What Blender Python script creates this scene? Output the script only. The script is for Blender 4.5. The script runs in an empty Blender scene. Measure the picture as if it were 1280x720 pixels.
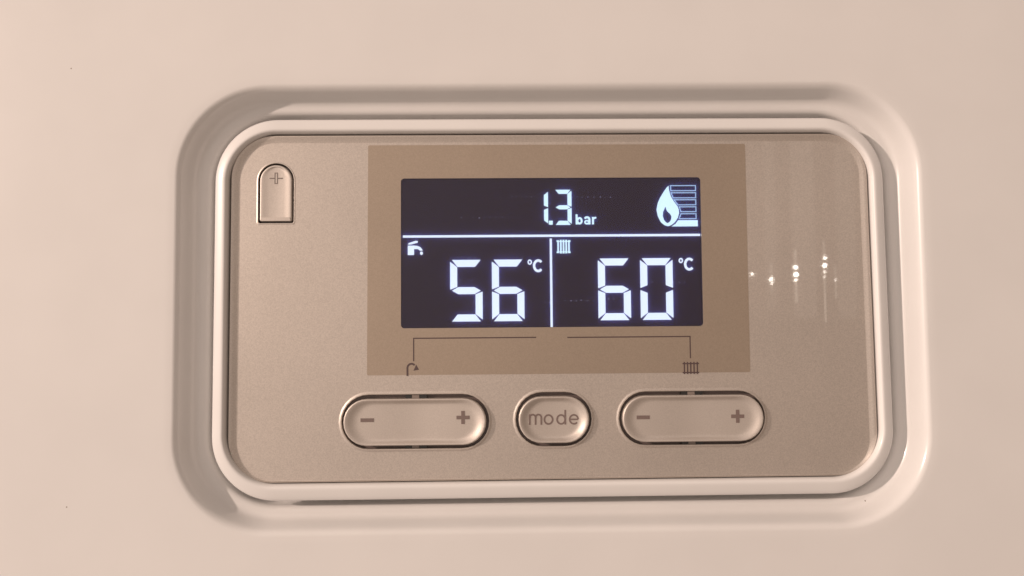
import bpy, bmesh, math, random
from mathutils import Vector
random.seed(7)
R = math.radians
S = 0.0002                       # one working unit (about a photo pixel on the casing) = 0.2 mm
FPX = 1000.0                     # focal length in 1280-wide pixels
DIST = 1000.0                    # camera distance in working units (0.2 m)
scene = bpy.context.scene

# ------------------------------------------------------------------ camera
YAW, PITCH, ROLL = R(1.0), R(3.0), R(0.45)
F = Vector((math.sin(YAW)*math.cos(PITCH), math.cos(YAW)*math.cos(PITCH), math.sin(PITCH)))
R0 = F.cross(Vector((0, 0, 1))).normalized()
U0 = R0.cross(F).normalized()
RX = R0*math.cos(ROLL) - U0*math.sin(ROLL)
UP = R0*math.sin(ROLL) + U0*math.cos(ROLL)
CAM = -F*DIST
cd = bpy.data.cameras.new('camera'); cam = bpy.data.objects.new('camera', cd)
scene.collection.objects.link(cam); scene.camera = cam
cd.sensor_width = 36.0; cd.lens = 36.0*FPX/1280.0
cd.clip_start = 0.005; cd.clip_end = 50
from mathutils import Matrix
M = Matrix((( RX.x, UP.x, -F.x, CAM.x*S), (RX.y, UP.y, -F.y, CAM.y*S), (RX.z, UP.z, -F.z, CAM.z*S), (0, 0, 0, 1)))
cam.matrix_world = M

# ------------------------------------------------------------------ light of the room
w = bpy.data.worlds.new('World'); scene.world = w; w.use_nodes = True
bg = w.node_tree.nodes['Background']
bg.inputs[1].default_value = 1.0
wn = w.node_tree.nodes; wl = w.node_tree.links      # walls and ceiling near the lamp (left, up) lighter than the far dim side of the room
wtc = wn.new('ShaderNodeTexCoord'); wsp = wn.new('ShaderNodeVectorMath'); wmr = wn.new('ShaderNodeMapRange'); wcr = wn.new('ShaderNodeValToRGB')
wsp.operation = 'DOT_PRODUCT'; wsp.inputs[1].default_value = (-0.88, 0.0, 0.42)
wmr.inputs['From Min'].default_value = -0.50; wmr.inputs['From Max'].default_value = 0.50
wcr.color_ramp.elements[0].color = (.30, .222, .175, 1); wcr.color_ramp.elements[1].color = (.70, .575, .50, 1)
wl.new(wtc.outputs['Generated'], wsp.inputs[0]); wl.new(wsp.outputs['Value'], wmr.inputs['Value'])
wl.new(wmr.outputs['Result'], wcr.inputs['Fac']); wl.new(wcr.outputs['Color'], bg.inputs['Color'])

def lamp(name, kind, loc, energy, color, size):
    l = bpy.data.lights.new(name, kind); l.energy = energy; l.color = color
    if kind == 'AREA':
        l.shape = 'DISK'; l.size = size
    else:
        l.shadow_soft_size = size
    o = bpy.data.objects.new(name, l); scene.collection.objects.link(o)
    o.location = loc
    o.rotation_euler = (Vector((0, 0, 0))-Vector(loc)).to_track_quat('-Z', 'Y').to_euler()
    return o
KEY = Vector((-1.6, -1.0, 0.48)).normalized()*2.0
lamp('room_lamp', 'POINT', KEY, 122, (1.0, 0.79, 0.67), 0.03)

scene.view_settings.view_transform = 'Standard'; scene.view_settings.look = 'None'
scene.view_settings.exposure = 0.0; scene.view_settings.gamma = 1.0
scene.view_settings.use_curve_mapping = False
scene.render.engine = 'CYCLES'
scene.cycles.use_denoising = True
scene.cycles.max_bounces = 8

# ------------------------------------------------------------------ measuring helpers
def P(px, py, h):
    """point of the plane h units in front of the casing face that the pixel looks at -> (x, z)"""
    d = F + RX*((px-640)/FPX) - UP*((py-360)/FPX)
    t = (-h - CAM.y)/d.y
    q = CAM + d*t
    return Vector((q.x, q.z))
def K(h):
    return (DIST-h)/FPX
class Frame:
    """upright local frame on the plane h, measured in photo pixels round an anchor pixel"""
    def __init__(s, ax, ay, h):
        s.o = P(ax, ay, h); s.a = (ax, ay); s.k = K(h)
    def __call__(s, px, py):
        return Vector((s.o.x+(px-s.a[0])*s.k, s.o.y-(py-s.a[1])*s.k))
def v3(p, h):
    return (p[0]*S, -h*S, p[1]*S)

def quad(h, tl, tr, br, bl):
    return [P(*c, h) for c in (tl, tr, br, bl)]
def inset_quad(q, d):
    """q = TL,TR,BR,BL ; d = (left, right, top, bottom) moved inwards"""
    dl, dr, dt, db = d
    lines = []
    for a, b, dd in ((q[0], q[1], dt), (q[1], q[2], dr), (q[2], q[3], db), (q[3], q[0], dl)):
        e = (b-a).normalized(); n = Vector((e.y, -e.x))      # clockwise order -> inward normal
        lines.append((a+n*dd, e))
    out = []
    for i in range(4):
        (p1, e1), (p2, e2) = lines[i-1], lines[i]
        den = e1.x*e2.y-e1.y*e2.x
        t = ((p2.x-p1.x)*e2.y-(p2.y-p1.y)*e2.x)/den
        out.append(p1+e1*t)
    return out
def rounded(q, r, n=20):
    pts = []
    for i in range(4):
        c, p, x = q[i], q[i-1], q[(i+1) % 4]
        a = (p-c).normalized(); b = (x-c).normalized()
        phi = math.acos(max(-1, min(1, a.dot(b))))
        t = r/math.tan(phi/2)
        cen = c+(a+b).normalized()*(r/math.sin(phi/2))
        v0 = c+a*t-cen; v1 = c+b*t-cen
        a0 = math.atan2(v0.y, v0.x); a1 = math.atan2(v1.y, v1.x)
        while a1 > a0: a1 -= 2*math.pi
        while a1 < a0-math.pi: a1 += 2*math.pi
        for k in range(n+1):
            an = a0+(a1-a0)*k/n
            pts.append(cen+Vector((math.cos(an), math.sin(an)))*r)
    return pts
def box_quad(cx, cz, ww, hh):
    return [Vector((cx-ww/2, cz+hh/2)), Vector((cx+ww/2, cz+hh/2)), Vector((cx+ww/2, cz-hh/2)), Vector((cx-ww/2, cz-hh/2))]

# ------------------------------------------------------------------ mesh helpers
def link(name, me, mat, parent=None, smooth=None):
    me.materials.append(mat)
    if smooth is not None:
        for p in me.polygons: p.use_smooth = True
        me.set_sharp_from_angle(angle=R(smooth))
    o = bpy.data.objects.new(name, me); scene.collection.objects.link(o)
    if parent:
        o.parent = parent
        o.matrix_parent_inverse = Matrix.Translation(-parent.location)
    return o
def finish(bm, name, mat, parent=None, smooth=None, merge=True):
    if merge:
        bmesh.ops.remove_doubles(bm, verts=bm.verts, dist=1e-7)
        bmesh.ops.recalc_face_normals(bm, faces=bm.faces)
    me = bpy.data.meshes.new(name); bm.to_mesh(me); bm.free()
    return link(name, me, mat, parent, smooth)
def add_loft(bm, loops, cap_first=False, cap_last=False, flip=False):
    """loops: list of (points2d, h); faces wound to look towards the camera when running outer -> inner"""
    rings = [[bm.verts.new(v3(p, h if not callable(h) else h(p))) for p in pts] for pts, h in loops]
    n = len(rings[0])
    for a, b in zip(rings, rings[1:]):
        for i in range(n):
            j = (i+1) % n
            bm.faces.new((a[i], b[i], b[j], a[j]))
    if cap_last: bm.faces.new(list(reversed(rings[-1])))
    if cap_first: bm.faces.new(rings[0])
    return rings
def fill_2d(loops):
    """triangulate a 2-D region with holes -> (verts, tris)"""
    bm = bmesh.new(); es = []
    for lp in loops:
        vs = [bm.verts.new((p[0], p[1], 0)) for p in lp]
        for i in range(len(vs)): es.append(bm.edges.new((vs[i], vs[(i+1) % len(vs)])))
    bmesh.ops.triangle_fill(bm, use_beauty=True, use_dissolve=False, edges=es, normal=(0, 0, 1))
    bm.verts.index_update()
    vs = [v.co.copy() for v in bm.verts]; tr = [[v.index for v in f.verts] for f in bm.faces]
    bm.free(); return vs, tr
def add_prism(bm, loops, h0, h1):
    vs, tr = fill_2d(loops)
    hh_ = lambda h, v: h((v.x, v.y)) if callable(h) else h
    top = [bm.verts.new(v3((v.x, v.y), hh_(h1, v))) for v in vs]
    bot = [bm.verts.new(v3((v.x, v.y), hh_(h0, v))) for v in vs]
    for t in tr:
        bm.faces.new([top[i] for i in t]); bm.faces.new([bot[i] for i in reversed(t)])
    k = 0
    for lp in loops:
        n = len(lp)
        for i in range(n):
            a, b = k+i, k+(i+1) % n
            bm.faces.new((top[a], bot[a], bot[b], top[b]))
        k += n
def prism(name, loops, h0, h1, mat, parent):
    bm = bmesh.new(); add_prism(bm, loops, h0, h1)
    return finish(bm, name, mat, parent)
def ribbon(pts, wd):
    pts = [Vector(p) for p in pts]; l, r = [], []
    for i, p in enumerate(pts):
        if i == 0: t = (pts[1]-p).normalized(); n = Vector((-t.y, t.x)); m = 1
        elif i == len(pts)-1: t = (p-pts[-2]).normalized(); n = Vector((-t.y, t.x)); m = 1
        else:
            t0 = (p-pts[i-1]).normalized(); t1 = (pts[i+1]-p).normalized()
            n = (Vector((-t0.y, t0.x))+Vector((-t1.y, t1.x))).normalized()
            m = 1/max(.5, n.dot(Vector((-t0.y, t0.x))))
        l.append(p+n*wd/2*m); r.append(p-n*wd/2*m)
    return l+r[::-1]
def arc(cx, cy, rx, ry, a0, a1, n=14):
    return [(cx+rx*math.cos(R(a0+(a1-a0)*i/n)), cy+ry*math.sin(R(a0+(a1-a0)*i/n))) for i in range(n+1)]
def ellipse(cx, cy, rx, ry, n=20):
    return [(cx+rx*math.cos(2*math.pi*i/n), cy+ry*math.sin(2*math.pi*i/n)) for i in range(n)]
def marks(name, fr, shapes, h0, h1, mat, parent):
    """shapes: list of polygons (lists of loops) in photo pixels, each a hair higher than the last"""
    bm = bmesh.new()
    for i, loops in enumerate(shapes):
        add_prism(bm, [[fr(*p) for p in lp] for lp in loops], h0, (lambda p, i=i: h1(p)+.03*i) if callable(h1) else h1+0.03*i)
    return finish(bm, name, mat, parent)

# ------------------------------------------------------------------ materials
def new_mat(name):
    m = bpy.data.materials.new(name); m.use_nodes = True
    nt = m.node_tree
    return m, nt, nt.nodes['Principled BSDF']
def noise_color(nt, bsdf, c0, c1, scale, detail=2.0, lo=0.35, hi=0.65):
    tc = nt.nodes.new('ShaderNodeTexCoord'); nz = nt.nodes.new('ShaderNodeTexNoise'); cr = nt.nodes.new('ShaderNodeValToRGB')
    nz.inputs['Scale'].default_value = scale; nz.inputs['Detail'].default_value = detail
    cr.color_ramp.elements[0].position = lo; cr.color_ramp.elements[1].position = hi
    cr.color_ramp.elements[0].color = (*c0, 1); cr.color_ramp.elements[1].color = (*c1, 1)
    nt.links.new(tc.outputs['Object'], nz.inputs['Vector']); nt.links.new(nz.outputs['Fac'], cr.inputs['Fac'])
    nt.links.new(cr.outputs['Color'], bsdf.inputs['Base Color'])
    return tc, nz, cr
def add_bump(nt, bsdf, tc, scale, strength, dist=0.0002, detail=2.0):
    nz = nt.nodes.new('ShaderNodeTexNoise'); nz.inputs['Scale'].default_value = scale; nz.inputs['Detail'].default_value = detail
    b = nt.nodes.new('ShaderNodeBump'); b.inputs['Strength'].default_value = strength; b.inputs['Distance'].default_value = dist
    nt.links.new(tc.outputs['Object'], nz.inputs['Vector']); nt.links.new(nz.outputs['Fac'], b.inputs['Height'])
    nt.links.new(b.outputs['Normal'], bsdf.inputs['Normal'])
def specks(nt, bsdf, tc, cr, scale, thr, col):
    """sparse dark dust specks over the colour"""
    vo = nt.nodes.new('ShaderNodeTexVoronoi'); vo.inputs['Scale'].default_value = scale; vo.voronoi_dimensions = '2D'
    sx = nt.nodes.new('ShaderNodeSeparateXYZ'); cx_ = nt.nodes.new('ShaderNodeCombineXYZ')
    nt.links.new(tc.outputs['Object'], sx.inputs[0]); nt.links.new(sx.outputs['X'], cx_.inputs['X']); nt.links.new(sx.outputs['Z'], cx_.inputs['Y'])
    lt = nt.nodes.new('ShaderNodeMath'); lt.operation = 'LESS_THAN'; lt.inputs[1].default_value = thr
    sep = nt.nodes.new('ShaderNodeSeparateColor'); g = nt.nodes.new('ShaderNodeMath'); g.operation = 'GREATER_THAN'; g.inputs[1].default_value = 0.91
    mu = nt.nodes.new('ShaderNodeMath'); mu.operation = 'MULTIPLY'
    mx = nt.nodes.new('ShaderNodeMix'); mx.data_type = 'RGBA'
    nt.links.new(cx_.outputs[0], vo.inputs['Vector'])
    nt.links.new(vo.outputs['Distance'], lt.inputs[0]); nt.links.new(vo.outputs['Color'], sep.inputs[0])
    nt.links.new(sep.outputs[0], g.inputs[0]); nt.links.new(lt.outputs[0], mu.inputs[0]); nt.links.new(g.outputs[0], mu.inputs[1])
    nt.links.new(mu.outputs[0], mx.inputs['Factor']); nt.links.new(cr.outputs['Color'], mx.inputs['A'])
    mx.inputs['B'].default_value = (*col, 1)
    nt.links.new(mx.outputs['Result'], bsdf.inputs['Base Color'])

def white_plastic(name, c, rough, coat, bump, speck=None):
    m, nt, b = new_mat(name)
    tc, nz, cr = noise_color(nt, b, tuple(x*.97 for x in c), c, 40, 3)
    b.inputs['Roughness'].default_value = rough
    b.inputs['Coat Weight'].default_value = coat; b.inputs['Coat Roughness'].default_value = 0.12
    add_bump(nt, b, tc, 900, bump)
    if speck: specks(nt, b, tc, cr, *speck)
    return m
def silver(name, c, metal, rough, flake=0.10):
    m, nt, b = new_mat(name)
    tc, nz, cr = noise_color(nt, b, tuple(x*(1-flake) for x in c), tuple(min(1, x*(1+flake)) for x in c), 3500, 2.5, .3, .7)
    b.inputs['Metallic'].default_value = metal; b.inputs['Roughness'].default_value = rough
    b.inputs['Coat Weight'].default_value = 1.0; b.inputs['Coat Roughness'].default_value = 0.03; b.inputs['Coat IOR'].default_value = 1.49
    add_bump(nt, b, tc, 2600, 0.10, 0.00006)
    n2 = nt.nodes.new('ShaderNodeTexNoise'); n2.inputs['Scale'].default_value = 28; n2.inputs['Detail'].default_value = 5
    mr = nt.nodes.new('ShaderNodeMapRange'); mr.inputs['From Min'].default_value = .3; mr.inputs['From Max'].default_value = .7
    mr.inputs['To Min'].default_value = .012; mr.inputs['To Max'].default_value = .035
    nt.links.new(tc.outputs['Object'], n2.inputs['Vector']); nt.links.new(n2.outputs['Fac'], mr.inputs['Value']); nt.links.new(mr.outputs['Result'], b.inputs['Coat Roughness'])
    m2_ = nt.nodes.new('ShaderNodeMapRange'); m2_.inputs['From Min'].default_value = .25; m2_.inputs['From Max'].default_value = .75
    m2_.inputs['To Min'].default_value = .95; m2_.inputs['To Max'].default_value = 1.05
    vm = nt.nodes.new('ShaderNodeVectorMath'); vm.operation = 'SCALE'
    nt.links.new(n2.outputs['Fac'], m2_.inputs['Value']); nt.links.new(cr.outputs['Color'], vm.inputs[0]); nt.links.new(m2_.outputs['Result'], vm.inputs['Scale'])
    nt.links.new(vm.outputs['Vector'], b.inputs['Base Color'])
    return m
def ink(name, c, rough=0.5):
    m, nt, b = new_mat(name)
    noise_color(nt, b, tuple(x*.9 for x in c), c, 2500)
    b.inputs['Roughness'].default_value = rough
    b.inputs['Coat Weight'].default_value = 1.0; b.inputs['Coat Roughness'].default_value = 0.03
    return m
def glow(name, c, strength):
    m, nt, b = new_mat(name)
    b.inputs['Base Color'].default_value = (0.02, 0.02, 0.03, 1)
    tc = nt.nodes.new('ShaderNodeTexCoord'); nz = nt.nodes.new('ShaderNodeTexNoise'); cr = nt.nodes.new('ShaderNodeValToRGB')
    nz.inputs['Scale'].default_value = 60
    cr.color_ramp.elements[0].color = tuple(x*.9 for x in c)+(1,); cr.color_ramp.elements[1].color = (*c, 1)
    nt.links.new(tc.outputs['Object'], nz.inputs['Vector']); nt.links.new(nz.outputs['Fac'], cr.inputs['Fac'])
    nt.links.new(cr.outputs['Color'], b.inputs['Emission Color']); b.inputs['Emission Strength'].default_value = strength
    return m
CASING = white_plastic('white_enamel', (.80, .79, .78), .30, .6, .012, (55, .009, (.25, .2, .16)))
RIM = white_plastic('white_plastic', (.82, .81, .80), .38, .25, .02)
SILVER = silver('silver_paint_under_acrylic', (.645, .585, .53), .78, .46)
WINDOW = silver('smoked_window', (.475, .39, .31), .80, .46, .06)
BUTTON = silver('clear_button_plastic', (.63, .575, .525), .62, .50, .06)
DARK = ink('dark_gap', (.15, .11, .10), .6)
BLACK = ink('slot_shade_black', (.008, .008, .008), .5)
PRINT = ink('brown_print', (.085, .05, .05))
PALEPRINT = ink('grey_print', (.20, .145, .13))
HINGE = ink('hinge_plastic', (.26, .215, .19), .5)
EMBOSS = ink('embossed_line', (.22, .18, .16))
SCREEN = ink('display_glass', (.075, .034, .010), .35)
GLOW = glow('lit_segment', (.82, .93, 1.0), 1.6)
CYAN = glow('lit_symbol', (.72, .97, 1.0), 1.6)
OUTLINE = glow('lit_outline', (.50, .72, 1.0), 1.1)
DOT = glow('faint_dot_glow', (.55, .50, .75), .5)

m, nt, b = new_mat('bloom_haze_cover'); COVER = m           # clear acrylic; blue translucent haze added to imitate bloom round the digits
nt.nodes.remove(b); out = nt.nodes['Material Output']
tr_ = nt.nodes.new('ShaderNodeBsdfTransparent'); tl = nt.nodes.new('ShaderNodeBsdfTranslucent'); gl = nt.nodes.new('ShaderNodeBsdfGlossy')
m1 = nt.nodes.new('ShaderNodeMixShader'); m2 = nt.nodes.new('ShaderNodeMixShader'); fz = nt.nodes.new('ShaderNodeFresnel')
tl.inputs['Color'].default_value = (.2, .21, .85, 1); gl.inputs['Roughness'].default_value = .04; fz.inputs['IOR'].default_value = 1.4
m1.inputs[0].default_value = .20
nt.links.new(tr_.outputs[0], m1.inputs[1]); nt.links.new(tl.outputs[0], m1.inputs[2])
nt.links.new(fz.outputs[0], m2.inputs[0]); nt.links.new(m1.outputs[0], m2.inputs[1]); nt.links.new(gl.outputs[0], m2.inputs[2])
nt.links.new(m2.outputs[0], out.inputs['Surface'])

# ------------------------------------------------------------------ boiler casing with its pressed recess
H_FLOOR, H_FASCIA = -30.0, -18.0
casing_outer = [Vector(p) for p in ((-1000, 1500), (1000, 1500), (1000, -1900), (-1000, -1900))]
rq = quad(0, (219, 105), (1149, 100), (1171, 661), (211, 673))
prof = [(0, 0), (2.5, -.25), (5, -1.0), (7.5, -2.3), (10, -4.3), (12, -6.8), (14, -10), (17, -15.5), (20, -21), (22, -24.2), (24.5, -26.8), (27.5, -28.7), (31, -29.7), (35, -30)]
loops = [(rounded(inset_quad(casing_outer, (4,)*4), 46), -500.0), (rounded(casing_outer, 50), -14.0),
         (rounded(inset_quad(casing_outer, (1.5,)*4), 50), -7.0), (rounded(inset_quad(casing_outer, (7,)*4), 45), -1.5),
         (rounded(inset_quad(casing_outer, (14,)*4), 40), 0.0), (rounded(inset_quad(casing_outer, (30,)*4), 40), 0.0),
         (rounded(inset_quad(rq, (-10,)*4), 128), 0.0)]
for d, h in prof:
    loops.append((rounded(inset_quad(rq, (d*.68, d*.70, d*.70, d*.66)), 118-d*.6), h))
rim_q = quad(-16, (270.8, 150.3), (1099.3, 147.4), (1119, 615.8), (264.1, 627.1))
RR = 80
for d, h in ((16, -30.1), (14, -30.6), (12, -31.8), (10.6, -33.6), (9.6, -36.5), (9.2, -41), (9.2, -62)):     # rolled edge of the cut-out behind the panel
    loops.append((rounded(inset_quad(rim_q, (-d,)*4), RR+d), h))
bm = bmesh.new(); add_loft(bm, loops, cap_first=True, cap_last=True)
casing = finish(bm, 'boiler_casing', CASING, smooth=40)
casing['label'] = 'large glossy white boiler casing front with rounded rectangular recess around the control panel'
casing['category'] = 'boiler'

# ------------------------------------------------------------------ control panel
panel = bpy.data.objects.new('control_panel', None); scene.collection.objects.link(panel)
base = P(691, 386, H_FLOOR)
panel.location = v3(base, H_FLOOR)
panel.empty_display_size = 0.02
panel['label'] = 'silver boiler control panel with white rim, lit digital display and clear push buttons'
panel['category'] = 'control panel'

def rim_loop(d, h, f=(1, 1, 1.05, 1.2)):
    return (rounded(inset_quad(rim_q, tuple(d*x for x in f)), RR-d), h)
rp = [(3.5, -61), (3.5, -25), (1.2, -21), (.2, -18), (0, -15.8), (.5, -13.8), (1.6, -12.3), (3.4, -11.1), (5.6, -10.1), (8, -9.2), (10.4, -8.4), (12.4, -7.9), (13.8, -7.9), (15.1, -8.6), (16.2, -10.2), (16.9, -12.6), (17.3, -16), (17.3, -27)]
bm = bmesh.new(); add_loft(bm, [rim_loop(d, h) for d, h in rp])
rim = finish(bm, 'rim', RIM, panel, 35)
bm = bmesh.new(); add_loft(bm, [rim_loop(4, -61.5), rim_loop(4, -27.0)], cap_first=True, cap_last=True)
finish(bm, 'back_plate', DARK, panel)

# fascia: lip round the edge, flat face with holes, collar round every hole
def stadium(c, ww, hh, n=14, m=16):
    r = hh/2; a = ww/2-r; pts = []
    for k in range(m): pts.append(c+Vector((-a+2*a*k/m, r)))
    for k in range(n): t = math.pi/2-math.pi*k/n; pts.append(c+Vector((a+r*math.cos(t), r*math.sin(t))))
    for k in range(m): pts.append(c+Vector((a-2*a*k/m, -r)))
    for k in range(n): t = -math.pi/2-math.pi*k/n; pts.append(c+Vector((-a+r*math.cos(t), r*math.sin(t))))
    return pts
def arch(c, ww, hh, n=18, rb=3.0):
    r = ww/2-1e-3; q = box_quad(c.x, c.y, ww, hh); pts = []
    for i, rad in enumerate((r, r, rb, rb)):
        pts += rounded(q, rad, n)[i*(n+1):(i+1)*(n+1)]
    return pts
HF = H_FASCIA
kF = K(HF)
c_l, c_m, c_r = P(519.3, 526.8, HF), P(692, 523.8, HF), P(864.9, 522.2, HF)
c_t = P(345.2, 241.5, HF)
holes = [(stadium, c_l, 182*kF, 66.5*kF), (stadium, c_m, 94*kF, 66.5*kF), (stadium, c_r, 182*kF, 66.0*kF), (arch, c_t, 44.5*kF, 75.5*kF)]
fl = lambda d, h: (rounded(inset_quad(rim_q, d), RR-6-sum(d[:2])/2), h)
edge = [fl((19.6, 19.6, 20.2, 22.2), HF-9), fl((19.6, 19.6, 20.2, 22.2), HF+1.6), fl((20.2, 20.2, 20.9, 22.5), HF+2.4),
        fl((21.4, 21.3, 22.2, 22.8), HF+2.6), fl((25, 24.5, 25, 23.3), HF+1.5), fl((28.6, 27.6, 28.2, 23.9), HF+.3), fl((30.6, 28.8, 29.6, 24.5), HF)]
bm = bmesh.new()
add_loft(bm, edge)
regions = [edge[-1][0]]
for fn, c, ww, hh in holes:
    k = .8 if fn is stadium else .4
    col = [(5.0, 0), (4, .2), (3, .65), (2, 1.05), (1.1, 1.15), (.4, .9), (0, .3), (0, -9)]
    lp = [(fn(c, ww+2*d*k, hh+2*d*k), HF+z*k) for d, z in col]
    add_loft(bm, lp)
    regions.append(lp[0][0])
fs = Frame(689.6, 315.3, HF)
scr_q = [fs(501, 221.3), fs(878.6, 221.3), fs(878.6, 409.2), fs(501, 409.2)]
lp = [(rounded(scr_q, 4.5, 20), HF), (rounded(scr_q, 4.5, 20), HF-8)]
add_loft(bm, lp); regions.append(lp[0][0])
vs, tr = fill_2d(regions)
tv = [bm.verts.new(v3((v.x, v.y), HF)) for v in vs]
for t in tr: bm.faces.new([tv[i] for i in t])
fascia = finish(bm, 'fascia', SILVER, panel, 30, merge=False)

# smoked window round the display
fw = Frame(698, 324, HF)
winq = [fw(460, 178.8), fw(936.5, 178.8), fw(936.5, 467), fw(459, 467)]
prism('display_window', [rounded(winq, 2, 4), rounded(inset_quad(scr_q, (-.1,)*4), 4.6, 8)], HF-.5, HF+.25, WINDOW, panel)

# ------------------------------------------------------------------ the display
HS = HF-4.2
screen = prism('screen', [rounded(inset_quad(scr_q, (-8,)*4), 8, 6)], HS-2, HS, SCREEN, panel)
prism('display_cover', [rounded(inset_quad(scr_q, (.25,)*4), 4.2, 8)], HF-.3, HF+.15, COVER, panel)
screen['label'] = 'dark backlit display glass with white digits'
G0, G1 = HS-.2, HS+.8
def seg_shapes(x0, y0, ww, hh, t, which, g=.9):
    """mitred seven-segment polygons, gap g"""
    x1, y1, ym = x0+ww, y0+hh, y0+hh/2
    a = g*.5; e = g*.7
    H = t/2
    sh = {
     'a': [(x0+e+a, y0), (x1-e-a, y0), (x1-t-e+a, y0+t), (x0+t+e-a, y0+t)],
     'd': [(x0+e+a, y1), (x1-e-a, y1), (x1-t-e+a, y1-t), (x0+t+e-a, y1-t)],
     'f': [(x0, y0+e+a), (x0+t, y0+t+e-a), (x0+t, ym-H-e+a), (x0, ym-e)],
     'e': [(x0, y1-e-a), (x0+t, y1-t-e+a), (x0+t, ym+H+e-a), (x0, ym+e)],
     'b': [(x1, y0+e+a), (x1-t, y0+t+e-a), (x1-t, ym-H-e+a), (x1, ym-e)],
     'c': [(x1, y1-e-a), (x1-t, y1-t-e+a), (x1-t, ym+H+e-a), (x1, ym+e)],
     'g': [(x0+e+a, ym), (x0+t+e, ym-H), (x1-t-e, ym-H), (x1-e-a, ym), (x1-t-e, ym+H), (x0+t+e, ym+H)]}
    return [sh[k] for k in which]
def digit(cx, cy, ww, hh, t, which, mat, g=1.9):
    fr = Frame(cx, cy, HS)
    for poly in seg_shapes(cx-ww/2, cy-hh/2, ww, hh, t, which, g):
        prism('segment', [[fr(*p) for p in poly]], G0, G1, mat, screen)
digit(583.0, 363.3, 40.4, 77, 8.8, 'afgcd', GLOW)
digit(635.2, 362.9, 40.4, 77, 8.8, 'afgcde', GLOW)
digit(768.0, 361.6, 40.8, 77.4, 8.8, 'afgcde', GLOW)
digit(820.8, 361.2, 40.8, 77.4, 8.8, 'abcdef', GLOW)
digit(703.8, 259.2, 21.4, 44.4, 5.1, 'abgcd', CYAN, 1.1)
digit(674.4, 259.7, 21.4, 42.5, 5.1, 'bc', CYAN, 1.1)
fr = Frame(688.4, 278.4, HS)
prism('decimal_point', [[fr(686.1, 276), fr(690.9, 276), fr(690.9, 280.9), fr(686.1, 280.9)]], G0, G1, CYAN, screen)
fr = Frame(690, 294.7, HS)
prism('divider_line', [[fr(503.3, 293.3), fr(876.6, 293.3), fr(876.6, 296.1), fr(503.3, 296.1)]], G0, G1, GLOW, screen)
fr = Frame(689, 353.4, HS)
prism('divider_line', [[fr(687.6, 298), fr(690.4, 298), fr(690.4, 408.8), fr(687.6, 408.8)]], G0, G1, GLOW, screen)

# unit letters
fr = Frame(732.7, 275, HS)
bw = 2.5
def letter_bar(name, shapes): marks(name, fr, [[s] for s in shapes], G0, G1-.3, CYAN, screen)
def ring(cx, cy, rx, ry, wd): return [ellipse(cx, cy, rx+wd/2, ry+wd/2, 24), ellipse(cx, cy, rx-wd/2, ry-wd/2, 24)]
marks('letter', fr, [[ribbon([(720.7, 267.8), (720.7, 280.6)], bw)], ring(724.3, 276, 2.7, 3.4, bw)], G0, G1-.3, CYAN, screen)
marks('letter', fr, [[ribbon(arc(733.8, 274.2, 3.0, 2.6, 200, 360, 8)+[(736.8, 280.6)], bw)], ring(733.6, 277.8, 2.5, 1.9, 2.0)], G0, G1-.3, CYAN, screen)
marks('letter', fr, [[ribbon([(741.2, 271.2), (741.2, 280.6)], bw)], [ribbon(arc(744.6, 275.2, 3.2, 3.0, 190, 285, 8), 2.3)]], G0, G1-.3, CYAN, screen)
def deg_c(ox, oy):
    f2 = Frame(ox+10, oy+8, HS)
    marks('degree_sign', f2, [ring(ox+3, oy+3.4, 2.0, 2.5, 1.6)], G0, G1-.3, GLOW, screen)
    marks('letter', f2, [[ribbon(arc(ox+13.6, oy+8, 5.2, 6.6, -42, -318, 22), 3.1)]], G0, G1-.3, GLOW, screen)
deg_c(659.2, 324.2); deg_c(848.0, 322.2)

# flame with power bars
fr = Frame(846, 257.5, HS)
flame = [(835.9, 231.7), (836.2, 235), (836.7, 238.5), (838.7, 245.4), (841.4, 250.4), (844.4, 254.6), (847, 258.3), (848.4, 262.5), (848.6, 266.7), (846.9, 272.6), (843.2, 278), (838.4, 281.8), (834.4, 283.1), (830, 281.8), (825.5, 278), (821.8, 270.6), (820.2, 262), (821.9, 253.6), (825.1, 246.8), (829.3, 240), (833.3, 234.2)]
drop = [(831.7, 258), (832.4, 261.6), (834.2, 264.8), (837.2, 267.4), (838.9, 270.6), (838.6, 274.2), (836.7, 277.6), (833.9, 279.2), (831.6, 278), (829.3, 274.8), (827.9, 270.4), (828.4, 265), (830.2, 261)]
marks('flame_symbol', fr, [[flame, drop]], G0, G1-.3, CYAN, screen)
def hollow(pts, wd):
    c = [Vector(p) for p in pts]
    # pts are TL,TR,BR,BL in image pixels (y down): flip y to reuse inset_quad
    q = [Vector((p.x, -p.y)) for p in c]
    i = inset_quad(q, (wd,)*4)
    return [pts, [(p.x, -p.y) for p in i]]
for y0, y1, xa, xb in ((231, 238.7, 837.6, 838.2), (240.1, 247.8, 838.0, 841), (249, 256.7, 841.4, 847), (258, 265.4, 848.2, 850.6), (266.8, 274.3, 850.6, 847.8)):
    marks('power_bar', fr, [hollow([(xa, y0), (870.7, y0), (870.7, y1), (xb, y1)], 1.25)], G0, G1-.4, OUTLINE, screen)
marks('power_bar', fr, [[[(847.4, 275.6), (872, 275.6), (872, 283.4), (838.8, 283.4), (844, 280)]]], G0, G1-.3, CYAN, screen)

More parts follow.
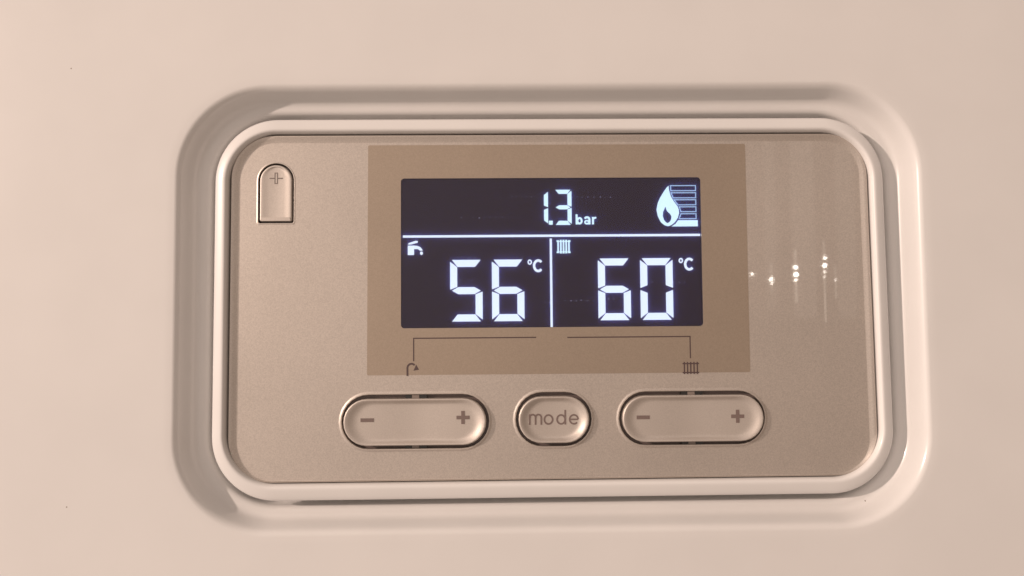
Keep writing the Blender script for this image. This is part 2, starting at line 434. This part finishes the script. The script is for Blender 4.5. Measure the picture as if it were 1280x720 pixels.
# tap and radiator symbols in the display
fr = Frame(518, 310, HS)
marks('tap_symbol', fr, [[[(509.6, 305.6), (511.2, 303.7), (519.6, 300.9), (522.6, 301.5), (522, 303.4), (514, 305.6)]],
      [[(509.8, 307), (518, 307), (522.5, 307.6), (526, 309.4), (528.6, 313.2), (525, 313.4), (522.4, 311.4), (517.6, 311.4), (517.6, 318.8), (509.8, 318.8)]],
      [ellipse(526.8, 316.6, 1.9, 2.2, 12)]], G0, G1-.3, GLOW, screen)
fr = Frame(704.4, 308.2, HS)
sh = [[ribbon([(x, 299.6 if 0 < i < 4 else 300.2), (x, 317 if 0 < i < 4 else 316.4)], 2.0)] for i, x in enumerate((697.6, 701, 704.4, 707.8, 711.2))]
for x in (695.6, 711.9):
    for y in (300.4, 314.4): sh.append([[(x, y), (x+1.3, y), (x+1.3, y+2), (x, y+2)]])
for a, b in ((698.7, 699.9), (702.1, 703.3), (705.5, 706.7), (708.9, 710.1)):
    for y in (301, 314.3): sh.append([[(a, y), (b, y), (b, y+1.3), (a, y+1.3)]])
marks('radiator_symbol', fr, sh, G0, G1-.4, CYAN, screen)

# faint rows of contact dots in the glass, their glint painted as emission
fr = Frame(690, 315, HS); sh = []
rows = [(245, 640, 690), (246, 716, 770), (271, 570, 650), (321.5, 566, 602), (321.5, 618, 655), (350, 575, 590), (378, 585, 690), (376, 690, 745), (352, 757, 790), (354, 800, 862), (374, 752, 772)]
for y, xa, xb in rows:
    x = xa
    while x < xb:
        if random.random() < .8:
            yy = y+random.uniform(-.5, .5); s_ = random.uniform(.35, .7)
            sh.append([[(x-s_, yy-s_), (x+s_, yy-s_), (x+s_, yy+s_), (x-s_, yy+s_)]])
        x += random.uniform(5.5, 8.5)
bm = bmesh.new()
for loops_ in sh: add_prism(bm, [[fr(*p) for p in lp] for lp in loops_], HS-.1, HS+.12)
dots = finish(bm, 'contact_dots', DOT, screen); dots['kind'] = 'stuff'

# ------------------------------------------------------------------ print on the smoked window
H0, H1 = HF+.1, HF+.42
fr = Frame(594, 437, HF)
prism('printed_line', [[fr(*p) for p in ribbon([(517.6, 450.8), (517.6, 422.4), (670, 422.4)], 1.5)]], H0, H1, PRINT, panel)
fr = Frame(786, 435, HF)
prism('printed_line', [[fr(*p) for p in ribbon([(709.3, 421.2), (862.9, 421.2), (862.9, 448.4)], 1.5)]], H0, H1, PRINT, panel)
fr = Frame(516, 462, HF)
marks('tap_symbol', fr, [[ribbon([(509.4, 469.8), (509.4, 461)]+arc(514.4, 460, 5.0, 5.2, 180, 320, 12), 2.4)], [[(516.8, 463.4), (523.8, 462.2), (520.2, 455.8)]]], H0, H1, PRINT, panel)
fr = Frame(863.5, 460, HF)
sh = [[ribbon([(x, 452.4), (x, 467.4)], 1.7)] for x in (855.4, 859.4, 863.4, 867.5, 871.6)]
sh += [[ribbon([(853.2, y), (873.8, y)], 1.6)] for y in (454.4, 465.6)]
marks('radiator_symbol', fr, sh, H0, H1, PRINT, panel)

# ------------------------------------------------------------------ buttons
TOP, DISH, CURVE = 8.4, 6.2, 330.0           # concave finger dish: depth and radius
def dish_h(c):
    A = DISH-4.4
    return lambda p: HF+TOP-DISH+A*(1-math.exp(-(p[0]-c.x)**2/(2*CURVE*A)))
def button_mesh(name, c, ww, hh, dish, top):
    fl_ = dish_h(c)
    L = lambda ix, iy, z: (stadium(c, ww-2*ix, hh-2*iy), HF+z)
    lp = [L(3.4, 4.6, -9.5), L(3.4, 4.6, top-2.0), L(3.7, 4.8, top-1.0), L(4.3, 5.2, top-.3), L(5.0, 5.7, top), L(5.9, 6.3, top-.2)]
    for t, z in ((.08, .07), (.2, .28), (.35, .55), (.5, .77), (.66, .92), (.82, .985), (1.0, 1.0)):
        lp.append((stadium(c, ww-2*(6.2+(dish-6.2)*t), hh-2*(6.5+6.5*t)), lambda p, z=z: (HF+top-.3)*(1-z)+fl_(p)*z))
    inner = lp[-1][0]
    for f_ in (.8, .6, .4, .2, 0):
        lp.append(([Vector((p.x, c.y+(p.y-c.y)*f_)) for p in inner], fl_))
    bm = bmesh.new(); add_loft(bm, lp)
    return finish(bm, name, BUTTON, panel, 50)
HB = HF+TOP-DISH
def bar_shape(cx, cy, ww, hh): return [(cx-ww/2, cy-hh/2), (cx+ww/2, cy-hh/2), (cx+ww/2, cy+hh/2), (cx-ww/2, cy+hh/2)]
def plus_shape(cx, cy, s, t):
    s /= 2; t /= 2
    return [(cx-t, cy-s), (cx+t, cy-s), (cx+t, cy-t), (cx+s, cy-t), (cx+s, cy+t), (cx+t, cy+t), (cx+t, cy+s), (cx-t, cy+s), (cx-t, cy+t), (cx-s, cy+t), (cx-s, cy-t), (cx-t, cy-t)]
def rocker(c, cpx, mx, px_, label):
    cx, cy = cpx
    b = button_mesh('rocker_button', c, 182*kF, 66*kF, 23, TOP)
    b['label'] = label
    f = Frame(cx, cy, HB+3)
    g = dish_h(c); lo_ = lambda p: g(p)-.3; hi_ = lambda p: g(p)+.5
    marks('minus_mark', f, [[bar_shape(mx[0], mx[1], 16.4, 4.6)]], lo_, hi_, PALEPRINT, b)
    marks('plus_mark', f, [[plus_shape(px_[0], px_[1], 16.2, 4.4)]], lo_, hi_, PALEPRINT, b)
    f0 = Frame(cx, cy, HF)
    for s in (-1, 1):
        y0, y1 = sorted((cy+s*28.6, cy+s*32.7))
        prism('hinge', [[f0(cx-4.5, y0), f0(cx+4.5, y0), f0(cx+4.5, y1), f0(cx-4.5, y1)]], HF-9, HF-2.2, HINGE, b)
        for xa, xb in ((-12.5, -5), (5, 14)):
            prism('slot_shade', [[f0(cx+xa, y0-.2), f0(cx+xb, y0-.2), f0(cx+xb, y1+.2), f0(cx+xa, y1+.2)]], HF-9, HF-2.4, BLACK, b)  # black blocks painting in the dark of deeper holes
    return b
rocker(c_l, (519.3, 526.8), (459.6, 524.8), (578, 522.6), 'clear rocker button for hot tap water under the tap symbol')
rocker(c_r, (864.9, 522.2), (804.3, 521.2), (922.4, 521), 'clear rocker button for heating under the radiator symbol')
mb = button_mesh('mode_button', c_m, 94*kF, 66*kF, 20, TOP)
mb['label'] = 'clear oval push button lettered mode'
f = Frame(692, 524, HB); sw = 2.1; b0 = 530.6; xh = 518.0
ym = (b0+xh)/2
g_m = dish_h(c_m); HM0 = lambda p: g_m(p)-.3; HM1 = lambda p: g_m(p)+.4
marks('letter', f, [[ribbon([(662.3, xh-.4), (662.3, b0)], sw)], [ribbon([(662.5, 522.2)]+arc(666.0, 521.6, 3.5, 3.6, 190, 360, 12)+[(669.5, b0)], sw)], [ribbon([(669.7, 522.2)]+arc(673.1, 521.6, 3.5, 3.6, 190, 360, 12)+[(676.6, b0)], sw)]], HM0, HM1, PALEPRINT, mb)
marks('letter', f, [ring(685.6, ym, 5.1, 5.5, sw)], HM0, HM1, PALEPRINT, mb)
marks('letter', f, [ring(701.2, ym, 5.0, 5.5, sw), [ribbon([(706.4, 512.6), (706.4, b0)], sw)]], HM0, HM1, PALEPRINT, mb)
marks('letter', f, [[ribbon([(712.4, ym), (722.2, ym)], 1.9)], [ribbon(arc(717.1, ym, 5.2, 5.5, 0, -318, 24), sw)]], HM0, HM1, PALEPRINT, mb)

# release tab, top left
ww, hh = 44.5*kF, 75.5*kF
lp = []
for i, z in ((2.4, -9.5), (2.4, .2), (2.7, .8), (3.4, 1.25), (4.4, 1.3), (7, 1.0), (10, .55), (14, .2)):
    lp.append((arch(c_t, ww-2*i, hh-2*min(i, 5), rb=2.0), HF+z))
bm = bmesh.new(); add_loft(bm, lp, cap_last=True)
tab = finish(bm, 'release_tab', BUTTON, panel, 50)
tab['label'] = 'small arched tab with a plus sign, top left of the panel'
f = Frame(345.2, 241.5, HF)
prism('ledge', [[f(328, 272.2), f(362.5, 272.2), f(364, 276.6), f(326.5, 276.6)]], HF-2, HF+2.3, BUTTON, tab)
ht = HF+.2
marks('plus_mark', f, [hollow([(343.1, 215.6), (347.1, 215.6), (347.1, 229.9), (343.1, 229.9)], .9), [bar_shape(340, 222.8, 6.2, 1.3)], [bar_shape(350.2, 222.8, 6.2, 1.3)]], ht-.3, ht+.35, EMBOSS, tab)

# ------------------------------------------------------------------ small hanging bulbs in the room behind the camera (they glint in the acrylic)
def bulb(px, py, r_px, bright, far=2.2):
    d = (F + RX*((px-640)/FPX) - UP*((py-360)/FPX))
    q = P(px, py, HF); hit = Vector((q.x*S, -HF*S, q.y*S))
    d = d.normalized(); rd = Vector((d.x, -d.y, d.z))
    r = r_px*1.1/FPX*(far+.2)
    L = bright*3
    lamp('hanging_bulb', 'POINT', hit+rd*far, L*4*math.pi*math.pi*r*r, (1.0, .9, .8), r)
for a in ((940, 342.5, 1.8, 14), (964, 349, 2.0, 14), (964.5, 354, 1.6, 9), (994.6, 334, 1.9, 22), (995, 343, 2.3, 28), (994.7, 350, 1.5, 14), (1031.4, 322.5, 1.7, 16), (1031, 332, 2.2, 18), (1030.6, 340, 1.5, 8), (1030.4, 346, 1.2, 6), (1044.5, 350, 1.3, 5)):
    bulb(*a)

def strip(px, py, w_px, h_px, bright, far=2.4):
    """added area lamp behind the camera, shaped to reflect as a vertical streak"""
    d = (F + RX*((px-640)/FPX) - UP*((py-360)/FPX)).normalized()
    q = P(px, py, HF); hit = Vector((q.x*S, -HF*S, q.y*S)); rd = Vector((d.x, -d.y, d.z))
    sx, sy = w_px/FPX*(far+.2), h_px/FPX*(far+.2)
    o = lamp('streak_lamp', 'AREA', hit+rd*far, bright*math.pi*sx*sy, (1.0, .84, .70), 1)  # unseen lamp, added only for its streak in the acrylic
    o.data.shape = 'RECTANGLE'; o.data.size = sx; o.data.size_y = sy
    o.rotation_euler = (-rd).to_track_quat('-Z', 'Y').to_euler()
for a in ((964.3, 346, 2.0, 34, 2.6), (994.8, 345, 2.4, 62, 3.0), (1030.8, 352, 2.2, 96, 2.6), (1044.6, 352, 1.8, 40, 2.2),
          (962, 262, 14, 240, .4), (1003, 250, 26, 280, .55), (1056, 258, 20, 260, .45)):
    strip(*a)
